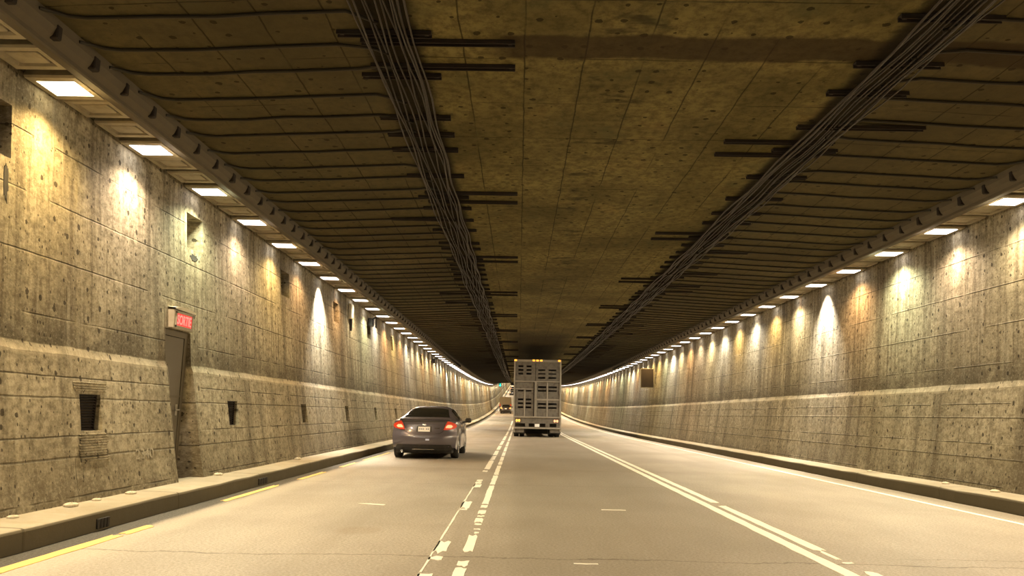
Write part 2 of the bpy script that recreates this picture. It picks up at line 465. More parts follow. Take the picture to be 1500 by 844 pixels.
# ------------------------------------------------------------------ walls with recesses
def woff(h):
    pts = [(KERB_H, BASE), (1.74, LEDGE), (1.83, UPPER), (4.6, TOP), (4.95, TOP)]
    if h <= pts[0][0]: return BASE - .02
    for (a, xa), (b, xb) in zip(pts, pts[1:]):
        if h <= b: return xa + (xb - xa) * (h - a) / (b - a)
    return TOP
DOOR_S, DOOR_H = (11.0, 11.86), 2.31
VENT_H, OPEN_H = (.93, 1.33), (3.62, 4.17)
VENTS = [8.70 + 4.47 * k for k in range(22)]           # near edge of every low vent on the left
OPENS = [6.92 + 4.86 * k for k in range(14)]          # near edge of every high opening on the left
def wall(sign, name, holes):
    hs = sorted({.10, KERB_H, .55, *VENT_H, 1.5, 1.74, 1.83, DOOR_H, 2.8, 3.2, *OPEN_H, 4.95})
    st = set(stations(S0, S1, .61))
    for s0, s1, h0, h1, d in holes: st |= {s0, s1}
    st = sorted(st)
    rnd = random.Random(11 + sign)
    jit = {}
    for i, s in enumerate(st):
        for h in hs:
            jit[i, h] = rnd.uniform(-.003, .003) if s < 45 else 0
    mb = MB()
    def P(i, h, d=0.0):
        s = st[i]
        dz = jit[i, h] * 3 if h in (1.74, 1.83) else 0
        return (XC + sign * (woff(h) + jit[i, h] + d), s, pz(s) + h + dz)
    ids = {}
    for i, s in enumerate(st):
        for h in hs: ids[i, h] = mb.vert(P(i, h), (s, h))
    def inside(i, j):
        sm = (st[i] + st[i + 1]) / 2; hm = (hs[j] + hs[j + 1]) / 2
        for hole in holes:
            if hole[0] < sm < hole[1] and hole[2] < hm < hole[3]: return True
        return False
    for i in range(len(st) - 1):
        for j in range(len(hs) - 1):
            if not inside(i, j):
                mb.f.append((ids[i, hs[j]], ids[i + 1, hs[j]], ids[i + 1, hs[j + 1]], ids[i, hs[j + 1]]))
    for s0, s1, h0, h1, X in holes:                   # reveals and back of each recess; X is the offset of the back
        hh = [h for h in hs if h0 <= h <= h1]
        ia, ib = st.index(s0), st.index(s1)
        for i in (ia, ib):
            for a, b in zip(hh, hh[1:]):
                p, q = P(i, a), P(i, b)
                mb.quad(p, (XC + sign * X, p[1], p[2]), (XC + sign * X, q[1], q[2]), q, uvs=[(p[1], a), (p[1] + .3, a), (p[1] + .3, b), (p[1], b)])
        for h in (hh[0], hh[-1]):
            p, q = P(ia, h), P(ib, h)
            mb.quad(p, (XC + sign * X, p[1], p[2]), (XC + sign * X, q[1], q[2]), q, uvs=[(p[1], h), (p[1], h + .3), (q[1], h + .3), (q[1], h)])
        a, b = P(ia, hh[0]), P(ib, hh[-1])
        mb.quad((XC + sign * X, s0, a[2]), (XC + sign * X, s1, a[2]), (XC + sign * X, s1, b[2]), (XC + sign * X, s0, b[2]), uvs=[(s0, h0), (s1, h0), (s1, h1), (s0, h1)])
    return struct(mb.build(name, M['wall']))
holesL = [(DOOR_S[0], DOOR_S[1], KERB_H, DOOR_H, 6.50)]
holesL += [(s, s + .44, VENT_H[0], VENT_H[1], 6.55) for s in VENTS]
holesL += [(s, s + .62, OPEN_H[0], OPEN_H[1], 6.95) for s in OPENS]
wall(-1, 'wall_left', holesL)
wall(1, 'wall_right', [])

# ------------------------------------------------------------------ ceiling and soffit rails
PITCH, CELL = 1.99, .6633
BL, BR = XC - 2.62, XC + 2.62
CZ, CS = 4.93, 4.76
def ceil_h(x):
    a = abs(x - XC)
    return CZ if a < 2.9 else CZ - (a - 2.9) / (6.5 - 2.9) * (CZ - CS)
mb = MB(); xs = [XC + d for d in (-6.5, -4.6, -2.9, -1.4, 0, 1.4, 2.9, 4.6, 6.5)]; st = stations(S0, S1)
mb.grid([[(x, s, pz(s) + ceil_h(x)) for x in xs] for s in st], [[(s, x) for x in xs] for s in st])
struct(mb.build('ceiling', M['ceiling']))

def soffit(sign, name, name2):
    st = stations(S0, S1)
    prof = [(6.5, 4.71), (5.89, 4.71), (5.87, 4.69), (5.83, 4.69), (5.83, 4.90)]
    mb = MB(); mb.grid([[(XC + sign * o, s, pz(s) + h) for o, h in prof] for s in st])
    struct(mb.build(name, M['soffit']))
    prof = [(5.875, 4.62), (5.875, 4.54), (5.86, 4.525), (5.775, 4.525), (5.76, 4.54), (5.76, 4.58), (5.70, 4.63), (5.67, 4.70), (5.67, 4.80)]
    mb = MB(); mb.grid([[(XC + sign * o, s, pz(s) + h) for o, h in prof] for s in st])
    rail = struct(mb.build(name2, M['rail']))
    rb = random.Random(51 + sign); s = 4.3
    while s < 60:                                     # clamp blocks along the rail
        a, c = sorted((XC + sign * 5.655, XC + sign * 5.74))
        MB().box(a, c, s - .03, s + .03 + rb.uniform(0, .05), 4.60, 4.74, .012).build('rail_clamp', M['strut'], rail)
        s += CELL
soffit(-1, 'trim_3', 'trim_4'); soffit(1, 'trim_5', 'trim_6')

# ------------------------------------------------------------------ lamps and blank covers over both walls
def frame_mb(L, W, z0, z1, iw, il, zin):
    """open tray: outer box L (along the tunnel) by W, with a rectangular recess iw by il up to zin"""
    mb = MB()
    a, b, c, d = L / 2, W / 2, il / 2, iw / 2
    lo = [(-b, -a), (b, -a), (b, a), (-b, a)]; li = [(-d, -c), (d, -c), (d, c), (-d, c)]
    def ring(p, z): return [mb.vert((x, y, z)) for x, y in p]
    bo = ring([(x * .96, y * .96) for x, y in lo], z0); to = ring(lo, z0 + .025); tt = ring([(x, y * .74) for x, y in lo], z1); bi = ring(li, z0); ti = ring([(x * .93, y * .93) for x, y in li], zin)
    for i in range(4):
        j = (i + 1) % 4
        mb.f += [(bo[i], bo[j], to[j], to[i]), (to[i], to[j], tt[j], tt[i]), (bo[i], bi[i], bi[j], bo[j]), (bi[i], ti[i], ti[j], bi[j])]
    mb.f.append(tuple(tt))
    return mb, ti
def lens_mb(iw, il, z):
    mb = MB(); d, c = iw / 2, il / 2
    n = 6; rows = []
    for i in range(n + 1):
        rows.append([((j / n - .5) * 2 * d, (i / n - .5) * 2 * c, z - .016 * (1 - (2 * i / n - 1) ** 2) * (1 - (2 * j / n - 1) ** 2)) for j in range(n + 1)])
    mb.grid(rows); return mb
LW = .55
h_mb, _ = frame_mb(.60, LW, -.03, .15, .42, .40, .0)
ME_HOUSE = h_mb.mesh('housing', M['housing'])
ME_LENS = lens_mb(.40, .38, -.028).mesh('lens', M['lens'])
ME_LENSW = lens_mb(.40, .38, -.028).mesh('lens', M['lenswarm'])
c_mb, ti = frame_mb(.51, LW, .0, .15, .40, .34, .035); c_mb.f.append(tuple(ti))
ME_COVERFAR = c_mb.mesh('cover_panel', M['cover'])
c_mb2, _ = frame_mb(.51, LW, .0, .15, .40, .34, .035)
ME_COVER = c_mb2.mesh('frame', M['cover'])
p_mb = MB().box(-.155, .155, -.12, .12, .008, .05, .006); ME_PLATE = p_mb.mesh('plate', M['cover'])

LIGHTS = {}
def light_data(col, mul, hot=False):
    key = (col, mul, hot)
    if key not in LIGHTS:
        l = bpy.data.lights.new('lamp_light', 'SPOT')
        l.energy = LAMP_W * mul; l.color = col
        l.spot_size = R(88 if hot else 162); l.spot_blend = 1.0; l.shadow_soft_size = .07
        LIGHTS[key] = l
    return LIGHTS[key]
def tint(t): return tuple(a * b for a, b in zip(LAMP_TINT, t))
WHITE, GREEN, PINK, AMBER, ORANGE, WARM = (1.0, 1.04, 1.15), (.95, 1.08, .92), (1.05, .93, .88), (1.1, .86, .45), (1.12, .74, .45), (1.05, .97, .80)
LEFT = [(AMBER, 1.3), (PINK, 1.1), (GREEN, 1.4), (PINK, .9), (AMBER, .9), (ORANGE, .5), (WHITE, 4.2), (ORANGE, .7), (WARM, .9), (GREEN, 1.0), (WHITE, 1.2), (ORANGE, .9), (AMBER, .9), (ORANGE, .7), (WHITE, 1.6), (PINK, 1.0), (WARM, 1.2), (ORANGE, .9), (WARM, 1.4), (ORANGE, .9), (WARM, 1.5), (WHITE, 1.0), (WARM, 1.5), (ORANGE, .8), (WHITE, 2.6)]
RIGHT = [(WARM, 1.2), (PINK, 1.1), (GREEN, 1.7), (ORANGE, .9), (WHITE, 3.4), (WARM, 1.4), (AMBER, .9), (WHITE, 1.5), (AMBER, 1.0), (WHITE, 1.4), (WARM, 1.2), (PINK, .8), (ORANGE, .9), (WARM, 1.2), (WHITE, 2.2), (GREEN, .8), (AMBER, 1.0), (AMBER, .9), (WARM, 1.2), (WHITE, 1.4), (ORANGE, .8), (WHITE, 2.2), (WARM, 1.2)]
def lamp_row(sign, s_first, spec, side):
    rnd = random.Random(21 + sign)
    X = XC + sign * 6.155
    ncov = 0
    for n in range(-6, 240):
        s = s_first + PITCH * n
        if s < -4 or s > 420 or (s > 250 and n % 4): continue
        if 0 <= n < len(spec): colr, mul = spec[n]
        else:
            colr = rnd.choice([WHITE, WARM, WARM, AMBER, ORANGE, GREEN, PINK]); mul = (rnd.choice([.35, .6, 1.0, 1.5, 2.29]) * (4 if s > 250 else 1)) if n > 0 else 1.1
        if n < 0: lab = 'tunnel ceiling lamp of the %s row nearer than the photo shows' % side
        elif n < 12: lab = 'lit square ceiling lamp over the %s wall, %s of its row from the near end' % (side, ORD[n])
        elif s < 62: lab = 'small bright lamp in the middle distance of the %s lamp row' % side
        else: lab = 'tiny far lamp merging into the bright line over the %s wall' % side
        e = empty('ceiling_lamp', (X, s, pz(s) + LAMP_Z), lab, 'lamp', 'lamps over the %s wall' % side)
        e.rotation_euler.x = math.atan(slope(s))
        link('housing', ME_HOUSE, e)
        link('lens', ME_LENSW if (sign < 0 and n == 0) else ME_LENS, e)
        lo = link('light_source', light_data(tint(colr), mul, mul > 2.3 and s < 250), e, (0, 0, -.09)); lo.rotation_euler.y = sign * (LAMP_TILT if mul < 2.3 or s > 250 else R(-8))
        for q in (1, 2):
            sc = s + CELL * q
            if sc < 4 or sc > 140: continue
            ncov += 1
            if 0 <= n < 12: lab = '%s blank cover box beyond the %s lamp of the %s row' % (ORD[q - 1], ORD[n], side)
            elif n < 0: lab = '%s blank cover box in the top corner, before the nearest lit lamp of %s row' % (ORD[q - 1], side) if n == -1 else 'blank cover box of the %s row nearer than the photo shows' % side
            else: lab = 'small far blank cover box between lamps of the %s row' % side
            if n < 14:
                c = empty('cover_box', (X, sc, pz(sc) + LAMP_Z), lab, 'cover', 'blank covers over the %s wall' % side)
                link('frame', ME_COVER, c); link('plate', ME_PLATE, c)
            else:
                c = tag(link('cover_box', ME_COVERFAR, None, (X, sc, pz(sc) + LAMP_Z)), lab, 'cover', 'blank covers over the %s wall' % side)
            c.rotation_euler.x = math.atan(slope(sc))
lamp_row(-1, 7.96, LEFT, 'left')
lamp_row(1, 11.79, RIGHT, 'right')

# ------------------------------------------------------------------ conduits across the side slabs of the ceiling
def conduits(sign, side):
    rnd = random.Random(31 + sign)
    rest = MB(); n = 0
    s = 6.2
    while s < 170:
        mb = MB() if s < 82 else rest
        sg = sign
        x_in = XC + sg * (2.95 + rnd.uniform(0, .25)); x_out = XC + sg * (5.42 + rnd.uniform(-.06, .06))
        hook = rnd.choice([.13, .16, -.13]) ; y = s + rnd.uniform(-.06, .06); r = .017 if s < 40 else .019
        def P(x, yy, dz=0): return (x, yy, pz(yy) + ceil_h(x) - r - .004 - dz)
        pts = [P(XC + sg * 5.67, y - abs(hook) * 2.2, .03), P(XC + sg * 5.62, y - abs(hook) * 1.3, .006), P(XC + sg * 5.53, y - abs(hook) * .5), P(XC + sg * 5.38, y - .02)]
        mid = (x_in + x_out) / 2
        w1, w2 = rnd.uniform(-.03, .03), rnd.uniform(-.03, .03)
        pts += [P(x_out * .7 + x_in * .3, y + w1), P(mid, y + w2), P(x_out * .3 + x_in * .7, y + w1 * .4), P(x_in, y)]
        pts += [P(XC + sg * 2.84, y + hook * .6, .01), P(XC + sg * 2.68, y + hook, .05)]
        mb.tube(pts, r, 6 if s < 40 else 4)
        if s < 82:
            if n < 3: lab = '%s thin dark conduit from the camera across the %s side of the ceiling' % (ORD[n], side)
            else: lab = 'thin dark conduit crossing the %s ceiling slab from cable run to lamps' % side
            tag(mb.build('conduit', M['conduit'], None, True), lab, 'conduit', 'conduits across the %s ceiling slab' % side)
            n += 1
        s += CELL
    tag(rest.build('distant_conduits', M['conduit']), 'far thin conduits across the %s ceiling slab, too small to count' % side, 'conduit', None, 'stuff')
conduits(-1, 'left'); conduits(1, 'right')

# ------------------------------------------------------------------ cable runs with struts
def cable_run(xc, side):
    rnd = random.Random(41 + int(xc * 10))
    offs = [-.235, -.20, -.15, -.10, -.04, .02, .08, .135, .17, .205, .24]
    zd = [.09, .10, .085, .07, .09, .08, .07, .09, .10, .085, .095]
    for i, (o, z) in enumerate(zip(offs, zd)):
        pts = []; ph = rnd.uniform(0, 6); s = -2.0
        while s < 190:
            wv = .020 * math.sin(s * (1.6 + .1 * i) + ph) + .014 * math.sin(s * .7 + 2 * ph)
            pts.append((xc + o + wv, s, pz(s) + CZ - z - .012 * math.sin(s * 2.6 + ph)))
            s += .45 if s < 40 else 3.0
        mb = MB().tube(pts, rnd.choice([.008, .010, .013, .009]), 6)
        w_ = 'wavy black cable in the bundle under the %s of the ceiling' % side
        if i == 0: w_ = 'outermost wavy black cable on the left edge of the %s bundle' % side.replace(' side', '')
        if i == len(offs) - 1: w_ = 'outermost wavy black cable on the right edge of the %s bundle' % side.replace(' side', '')
        tag(mb.build('cable', M['cable'], None, True), w_, 'cable', 'cables of the %s bundle' % side)
cable_run(BL, 'left side'); cable_run(BR, 'right side')

def strut(x0, x1, s, label, group, w=.055, hgt=.045):
    mb = MB()
    xm = (x0 + x1) / 2; a, b = x0 - xm, x1 - xm
    z = -(max(0, CZ - min(ceil_h(x0), ceil_h(x1))))
    t = .012                                          # inverted channel
    mb.box(a, b, -w / 2, w / 2, -t, 0); mb.box(a, b, -w / 2, -w / 2 + t, -hgt, -t); mb.box(a, b, w / 2 - t, w / 2, -hgt, -t)
    for q in (a + .05, b - .05): mb.box(q - .02, q + .02, -.02, .02, -.03, .01)
    o = mb.build('ceiling_strut', M['strut'], None, False, (xm, s, pz(s) + CZ + z))
    return tag(o, label, 'strut', group)
rnd = random.Random(5)
# pairs that reach from each run towards the middle of the ceiling
i = 0; s = 7.54
while s < 95:
    for d in (0, .57):
        g = 'long struts at the left cable run'
        if i < 5: lab = '%s dark strut of the %s long pair right of the left cable bundle' % ('nearer' if d == 0 else 'farther', ORD[i])
        else: lab = 'distant long dark strut right of the left cable bundle'
        strut(BL - .32, -.10 + .02 * math.sin(i), s + d, lab, g, .085)
    s += 5.55; i += 1
i = 0; s = 10.34
while s < 95:
    for d in (0, .53):
        if i < 5: lab = '%s dark strut of the %s long pair left of the right cable bundle' % ('nearer' if d == 0 else 'farther', ORD[i])
        else: lab = 'distant long dark strut left of the right cable bundle'
        strut(2.73, BR + .32, s + d, lab, 'long struts at the right cable run', .08)
    s += 5.5; i += 1
for xc, side, sg, s0 in ((BL, 'left', -1, 7.35), (BR, 'right', 1, 6.9)):
    i = 0; s = s0
    while s < 90:
        a = rnd.choice([.34, .36, .40, 1.05])
        x0, x1 = (xc - a - .12, xc + .42) if sg < 0 else (xc - .42, xc + a + .14)
        if i < 6: lab = '%s short dark strut from the camera under the %s cable bundle' % (ORD[i], side)
        else: lab = 'distant short dark strut under the %s cable bundle' % side
        # short struts lie across the bundle, flat against the centre slab or the side slab
        strut(x0, x1, s, lab, 'short struts at the %s cable run' % side, .085)
        s += rnd.choice([.62, .75, 1.0, 1.25]); i += 1

# ------------------------------------------------------------------ road markings
def marking(polys, mat, label, name='road_marking', group=None, h=.005):
    mb = MB()
    for poly in polys:
        c = poly
        a = [mb.vert((x, y, pz(y) + h)) for x, y in c]; b = [mb.vert((x, y, pz(y) - .002)) for x, y in c]
        n = len(c); mb.f.append(tuple(a))
        for k in range(n): mb.f.append((b[k], b[(k + 1) % n], a[(k + 1) % n], a[k]))
    return tag(mb.build(name, mat), label, 'road marking', group)
rnd = random.Random(17)
def frag(x0, x1, y0, y1, ragged=.04):
    n = 4
    j = lambda a: rnd.uniform(-a, a)
    e = min(ragged, (y1 - y0) * .25)
    p = [(x0 + (x1 - x0) * k / n, y0 + j(e)) for k in range(n + 1)]
    m = max(2, int((y1 - y0) / .25)) if y1 < 40 else max(2, int((y1 - y0) / 3))
    p += [(x1 + j(.006), y0 + (y1 - y0) * k / m) for k in range(1, m)]
    p += [(x1 - (x1 - x0) * k / n, y1 + j(e)) for k in range(n + 1)]
    p += [(x0 + j(.006), y1 - (y1 - y0) * k / m) for k in range(1, m)]
    return p
def run(x0, x1, y0, y1, step=6.0):
    out = []; y = y0
    while y < y1:
        e = min(y1, y + (step if y < 60 else 12)); out.append(frag(x0, x1, y, e - (.03 if y < 60 else 0), .015)); y = e
    return out
# worn double line left of the truck: thin remaining edge, then blocks
L1, L2 = (-.735, -.615), (-.475, -.385)
blocksL = [(5.2, 5.95), (6.02, 6.2), (6.78, 6.95), (7.15, 7.72), (10.25, 10.32), (10.42, 11.2), (13.4, 13.9), (14.05, 14.4), (14.55, 14.9), (16.9, 17.2), (17.7, 20.9), (21.2, 23.2), (23.6, 26.5), (27.2, 30.5), (31.5, 36), (37, 44), (45, 54), (56, 70), (72, 90)]
blocksR = [(5.2, 5.9), (6.05, 6.5), (6.55, 6.75), (7.25, 8.15), (8.28, 8.38), (8.55, 8.62), (8.9, 9.0), (9.1, 9.45), (9.6, 9.7), (9.9, 10.25), (10.5, 10.75), (10.95, 13.7), (13.9, 15.9), (16.1, 18.9), (19.3, 20.6), (20.9, 22.8), (23.2, 25.5), (26, 29.5), (30, 35), (36, 44), (45, 56), (58, 75), (77, 100)]
thin = []
y = 5.0
while y < 13.2:
    e = y + rnd.uniform(.9, 1.6); thin.append(frag(L1[0], L1[0] + .018, y, e - .05, .02)); y = e
marking([frag(L1[0], L1[1] - (.03 * rnd.random() if b - a < .4 else 0), a, b, .09) for a, b in blocksL] + thin, M['white'], 'worn white lane line in blocks with a thin edge left, between the car and the truck')
marking([frag(L2[0] + (.05 * rnd.random() if b - a < .12 else 0), L2[1], a, b, .07) for a, b in blocksR], M['white'], 'worn broken white lane line leading to the left wheels of the truck')
marking(run(2.56, 2.68, 4.8, 120, 7.0), M['white'], 'long solid white line, inner one of the pair right of the truck')
marking([frag(2.76, 2.87, 7.68, 11.25, .05), frag(2.78, 2.82, 7.2, 7.6, .08), frag(2.77, 2.87, 6.35, 6.6, .12), frag(2.77, 2.86, 7.0, 7.07, .03)] + run(2.77, 2.88, 11.67, 120, 7.5), M['white'], 'broken white line with a gap, outer one of the pair right of the truck')
marking(run(6.03, 6.12, 4.8, 130, 9.0), M['white'], 'thin white edge line beside the right kerb')
marking([frag(-3.82, -3.70, 4.5, 7.7, .05), frag(-3.80, -3.69, 7.78, 8.35, .06), frag(-3.90, -3.80, 10.65, 13.0, .12)] + [frag(-3.86, -3.77, a, b, .1) for a, b in ((14.2, 16), (17.5, 19), (20, 24), (26, 34), (36, 60))], M['yellow'], 'broken yellow edge line beside the left kerb')
marking([[(-2.09, 10.73), (-1.93, 10.65), (-1.73, 10.58), (-1.72, 10.64), (-1.93, 10.72)]], M['white'], 'short thin white dash across the left lane')
marking([frag(1.09, 1.40, 10.52, 10.57, .01)], M['white'], 'faint short white dash across the middle lane')
marking([frag(.47, .67, 6.73, 6.76, .008)], M['white'], 'thin pale dash beside the crack at the bottom of the middle lane')

# rubble along the foot of the walls
rnd = random.Random(23)
def rock(x, y, z, r, label):
    mb = MB(); n = 8
    rows = []
    for i in range(6):
        t = math.pi * i / 5; rows.append([(math.sin(t) * math.cos(2 * math.pi * k / n) * r * (1.3 if k % 3 else .9) * 1.2, math.sin(t) * math.sin(2 * math.pi * k / n) * r * 1.5, math.cos(t) * r * .6 * (1 if k % 2 else .8)) for k in list(range(n)) + [0]])
    mb.grid(rows)
    return tag(mb.build('rubble_chunk', M['rubble'], None, False, (x, y, z + r * .42)), label, 'rubble', 'rubble on the kerbs')
for x, y, r, lab in ((-4.50, 8.2, .05, 'pale concrete chunk at the wall foot below the first grille'), (-4.53, 8.75, .035, 'small concrete crumb at the wall foot, right of the chunk below the grille'),
                     (-4.50, 9.45, .045, 'pale concrete chunk against the left wall, halfway between grille and door'), (-4.52, 7.3, .035, 'small crumb on the left kerb at the bottom left'),
                     (-4.55, 12.3, .05, 'flat dark rubble piece just past the exit door'), (-4.52, 16.6, .05, 'light rubble chunk on the left kerb beyond the door'),
                     (7.0, 12.0, .05, 'pale rubble chunk at the foot of the right wall, nearest the frame edge'), (7.02, 13.4, .045, 'rubble chunk on the right kerb, second from the frame edge'), (7.0, 16.2, .04, 'small rubble chunk on the right kerb, third from the frame edge')):
    rock(x, y, KERB_H, r, lab)

# drain inlets in the left kerb
def inlet(s, wd, label):
    e = empty('drain_inlet', (XC - KERB, s, 0), label, 'drain', 'drain inlets in the left kerb')
    mb = MB().box(-.02, .02, -wd / 2, wd / 2, .02, .115, .004); mb.build('opening', M['dark'], e)
    g = MB()
    for k in range(3): g.box(.018, .026, -wd / 2 + wd * (k + .8) / 3.6 - .012, -wd / 2 + wd * (k + .8) / 3.6 + .012, .02, .115)
    g.build('grate', M['strut'], e)
inlet(13.0, .42, 'dark grated drain opening in the kerb just past the door')
inlet(8.05, .22, 'small dark drain opening in the kerb beside the end of the yellow line')

# ------------------------------------------------------------------ exit door, sign, grilles
XD = XC - 6.32                                         # door plane
d0, d1 = DOOR_S
door = struct(MB().box(-.03, .03, d0 + .065, d1 - .095, KERB_H + .03, DOOR_H - .095, .006).build('door_1', M['door'], None, False, (XD, 0, 0)))
fr = MB()
fr = panel(d0 - .01, d1 + .01, KERB_H, DOOR_H + .01, [(d0 + .06, d1 - .09, KERB_H - 1, DOOR_H - .09)], 0, .09); fr.v = [(.04 - y, x, z) for x, y, z in fr.v]
fr.build('door_frame', M['frame'], door)
MB().box(.02, .05, d0 + .12, d1 - .13, KERB_H + 1.16, KERB_H + 1.19).build('door_seam', M['frame'], door)
hd = MB(); hd.tube([(.03, d1 - .19, KERB_H + .98), (.085, d1 - .19, KERB_H + .98), (.085, d1 - .32, KERB_H + .98)], .011, 8); hd.box(.028, .04, d1 - .225, d1 - .155, KERB_H + .9, KERB_H + 1.06)
hd.build('door_handle', M['steel'], door)
MB().box(.028, .04, d0 + .16, d0 + .26, KERB_H + 1.55, KERB_H + 1.62).build('door_plate', M['brown'], door)

SGX = XC - woff(2.5)
sg = empty('exit_sign', (SGX, 11.44, 2.45), 'red lit SORTIE exit sign in a grey casing above the door', 'sign')
c = MB()
wd, hh, dp = .34, .135, .085
c.box(-.03, dp, -wd, wd, -hh, hh, .012)
c.build('casing', M['signbody'], sg)
cap = MB(); rows = []
for k in range(9):
    y = -wd - .02 + (2 * wd + .04) * k / 8; zz = hh + .035 + .03 * math.sin(math.pi * k / 8)
    rows.append([(-.03, y, hh), (-.03, y, zz), (dp + .02, y, zz - .012), (dp + .02, y, hh)])
cap.grid(rows); cap.build('hood', M['pale'], sg)
MB().box(dp - .002, dp + .006, -.26, .26, -.09, .09).build('face', M['signface'], sg)
rim = MB(); rim.box(dp, dp + .014, -.285, -.26, -.11, .11); rim.box(dp, dp + .014, .26, .285, -.11, .11); rim.box(dp, dp + .014, -.285, .285, .088, .11); rim.box(dp, dp + .014, -.285, .285, -.11, -.088)
rim.build('bezel', M['signbody'], sg)
def text_mesh(body, size, depth):
    cu = bpy.data.curves.new('text', 'FONT'); cu.body = body; cu.size = size; cu.align_x = 'CENTER'; cu.align_y = 'CENTER'; cu.extrude = depth; cu.offset = size * .018
    o = bpy.data.objects.new('text', cu); C.objects.link(o)
    dg = bpy.context.evaluated_depsgraph_get(); dg.update()
    me = bpy.data.meshes.new_from_object(o.evaluated_get(dg))
    bpy.data.objects.remove(o); bpy.data.curves.remove(cu)
    return me
tm = text_mesh('SORTIE', .15, .002)
vs = [v.co for v in tm.vertices]
x0, x1 = min(v.x for v in vs), max(v.x for v in vs); y0, y1 = min(v.y for v in vs), max(v.y for v in vs)
for v in tm.vertices:                                  # stretched to fill the lit face, as on the sign
    X_, Y_, Z_ = v.co; u = (X_ - (x0 + x1) / 2) / (x1 - x0) * .48; t = (Y_ - (y0 + y1) / 2) / (y1 - y0) * .14
    v.co = (dp + .008 + Z_, u, t)
tm.materials.clear(); tm.materials.append(M['signtext'])
link('letters', tm, sg)

def grille(s, label):
    off = XC - woff((VENT_H[0] + VENT_H[1]) / 2)
    e = empty('vent_grille', (off - .08, s + .22, (VENT_H[0] + VENT_H[1]) / 2), label, 'grille', 'grilles in the low wall vents')
    m = MB(); n = 13
    for k in range(n):
        z = -.185 + .37 * k / (n - 1)
        a = m.vert((.012, -.21, z - .008)); b = m.vert((.012, .21, z - .008)); c_ = m.vert((-.014, .21, z + .010)); d_ = m.vert((-.014, -.21, z + .010))
        a2 = m.vert((.014, -.21, z - .003)); b2 = m.vert((.014, .21, z - .003)); c2 = m.vert((-.012, .21, z + .015)); d2 = m.vert((-.012, -.21, z + .015))
        m.f += [(a, b, c_, d_), (a2, b2, c2, d2), (a, b, b2, a2), (c_, d_, d2, c2)]
    m.build('slats', M['strut'], e)
    f = panel(-.22, .22, -.20, .20, [(-.205, .205, -.19, .19)], 0, .03); f.v = [(y - .015, x, z) for x, y, z in f.v]; f.build('frame', M['strut'], e)
grille(VENTS[0], 'louvred grille in the low wall vent nearest the camera')
grille(VENTS[1], 'louvred grille in the second low vent, just past the door')
# rough patches of ribbed render above and below the first vent
rp = random.Random(2)
for z0, z1, y0, y1, lab in ((.60, .90, -.06, .52, 'rough ribbed render patch just below the nearest low vent'), (1.36, 1.46, -.10, .56, 'rough ribbed render strip just above the nearest low vent')):
    pr = MB(); z = z0; rows = []
    while z < z1:
        x = XC - woff(z)
        ys = [VENTS[0] + y0 + (y1 - y0) * k / 8 + (rp.uniform(-.02, .02) if k in (0, 8) else 0) for k in range(9)]
        for dz, d in ((0, .001), (.004, .010), (.016, .011), (.02, .002)):
            rows.append([(x + d + rp.uniform(-.001, .002), y, z + dz) for y in ys])
        z += .028
    pr.grid(rows, [[(q[1], q[2]) for q in r] for r in rows])
    tag(pr.build('render_patch', M['wall']), lab, 'patch')
# chalk scrawl beside the door
tm = text_mesh('2340', .22, .001)
for v in tm.vertices:
    X_, Y_, Z_ = v.co
    hgt = .62 + Y_ * .8
    v.co = (XC - woff(hgt) + .004 + Z_, 10.12 + X_ * 1.1, hgt)
tm.materials.clear(); tm.materials.append(mat_basic('faded_chalk', (.30, .265, .19), .9, dirt=.9, dirtcol=(.12, .1, .065), scale=14))
tag(link('chalk_mark', tm), 'faded pale chalk number scrawled low on the wall left of the door', 'writing')

# small fixtures on the left wall
def fixture(name, s, h, w_, hh, d, mat, label, cat):
    off = XC - woff(h)
    e = empty(name, (off, s, h), label, cat)
    MB().box(.012, d, -w_ / 2, w_ / 2, -hh / 2, hh / 2, .01).build('case', mat, e)
    return e, d, w_, hh
e, d, w_, hh = fixture('junction_box', 23.6, 4.15, .36, .45, .09, M['pale'], 'pale flat box high on the left wall past the bright streak', 'box')
MB().box(d - .005, d + .012, -w_ / 2 + .03, w_ / 2 - .03, -hh / 2 + .04, hh / 2 - .04, .004).build('lid', M['pale'], e)
MB().tube([(.06, 0, -hh / 2), (.06, .0, -hh / 2 - .35)], .05, 8).build('cable_tail', M['black'], e)
for s, h, lab in ((26.7, 4.18, 'small black box high on the left wall beyond the pale box'), (46.8, 4.2, 'small black box far along the left wall')):  # plain dark boxes of unknown use, each with a flared front
    e, d, w_, hh = fixture('dark_wall_box', s, h, .3, .26, .16, M['black'], lab, 'speaker')
    m = MB(); m.grid([[(d, -w_ / 2, -hh / 2), (d, w_ / 2, -hh / 2)], [(d + .1, -w_ / 2 - .04, -hh / 2 - .06), (d + .1, w_ / 2 + .04, -hh / 2 - .06)], [(d + .1, -w_ / 2 - .04, hh / 2 + .04), (d + .1, w_ / 2 + .04, hh / 2 + .04)], [(d, -w_ / 2, hh / 2), (d, w_ / 2, hh / 2)]])
    m.build('flared_front', M['dark'], e)
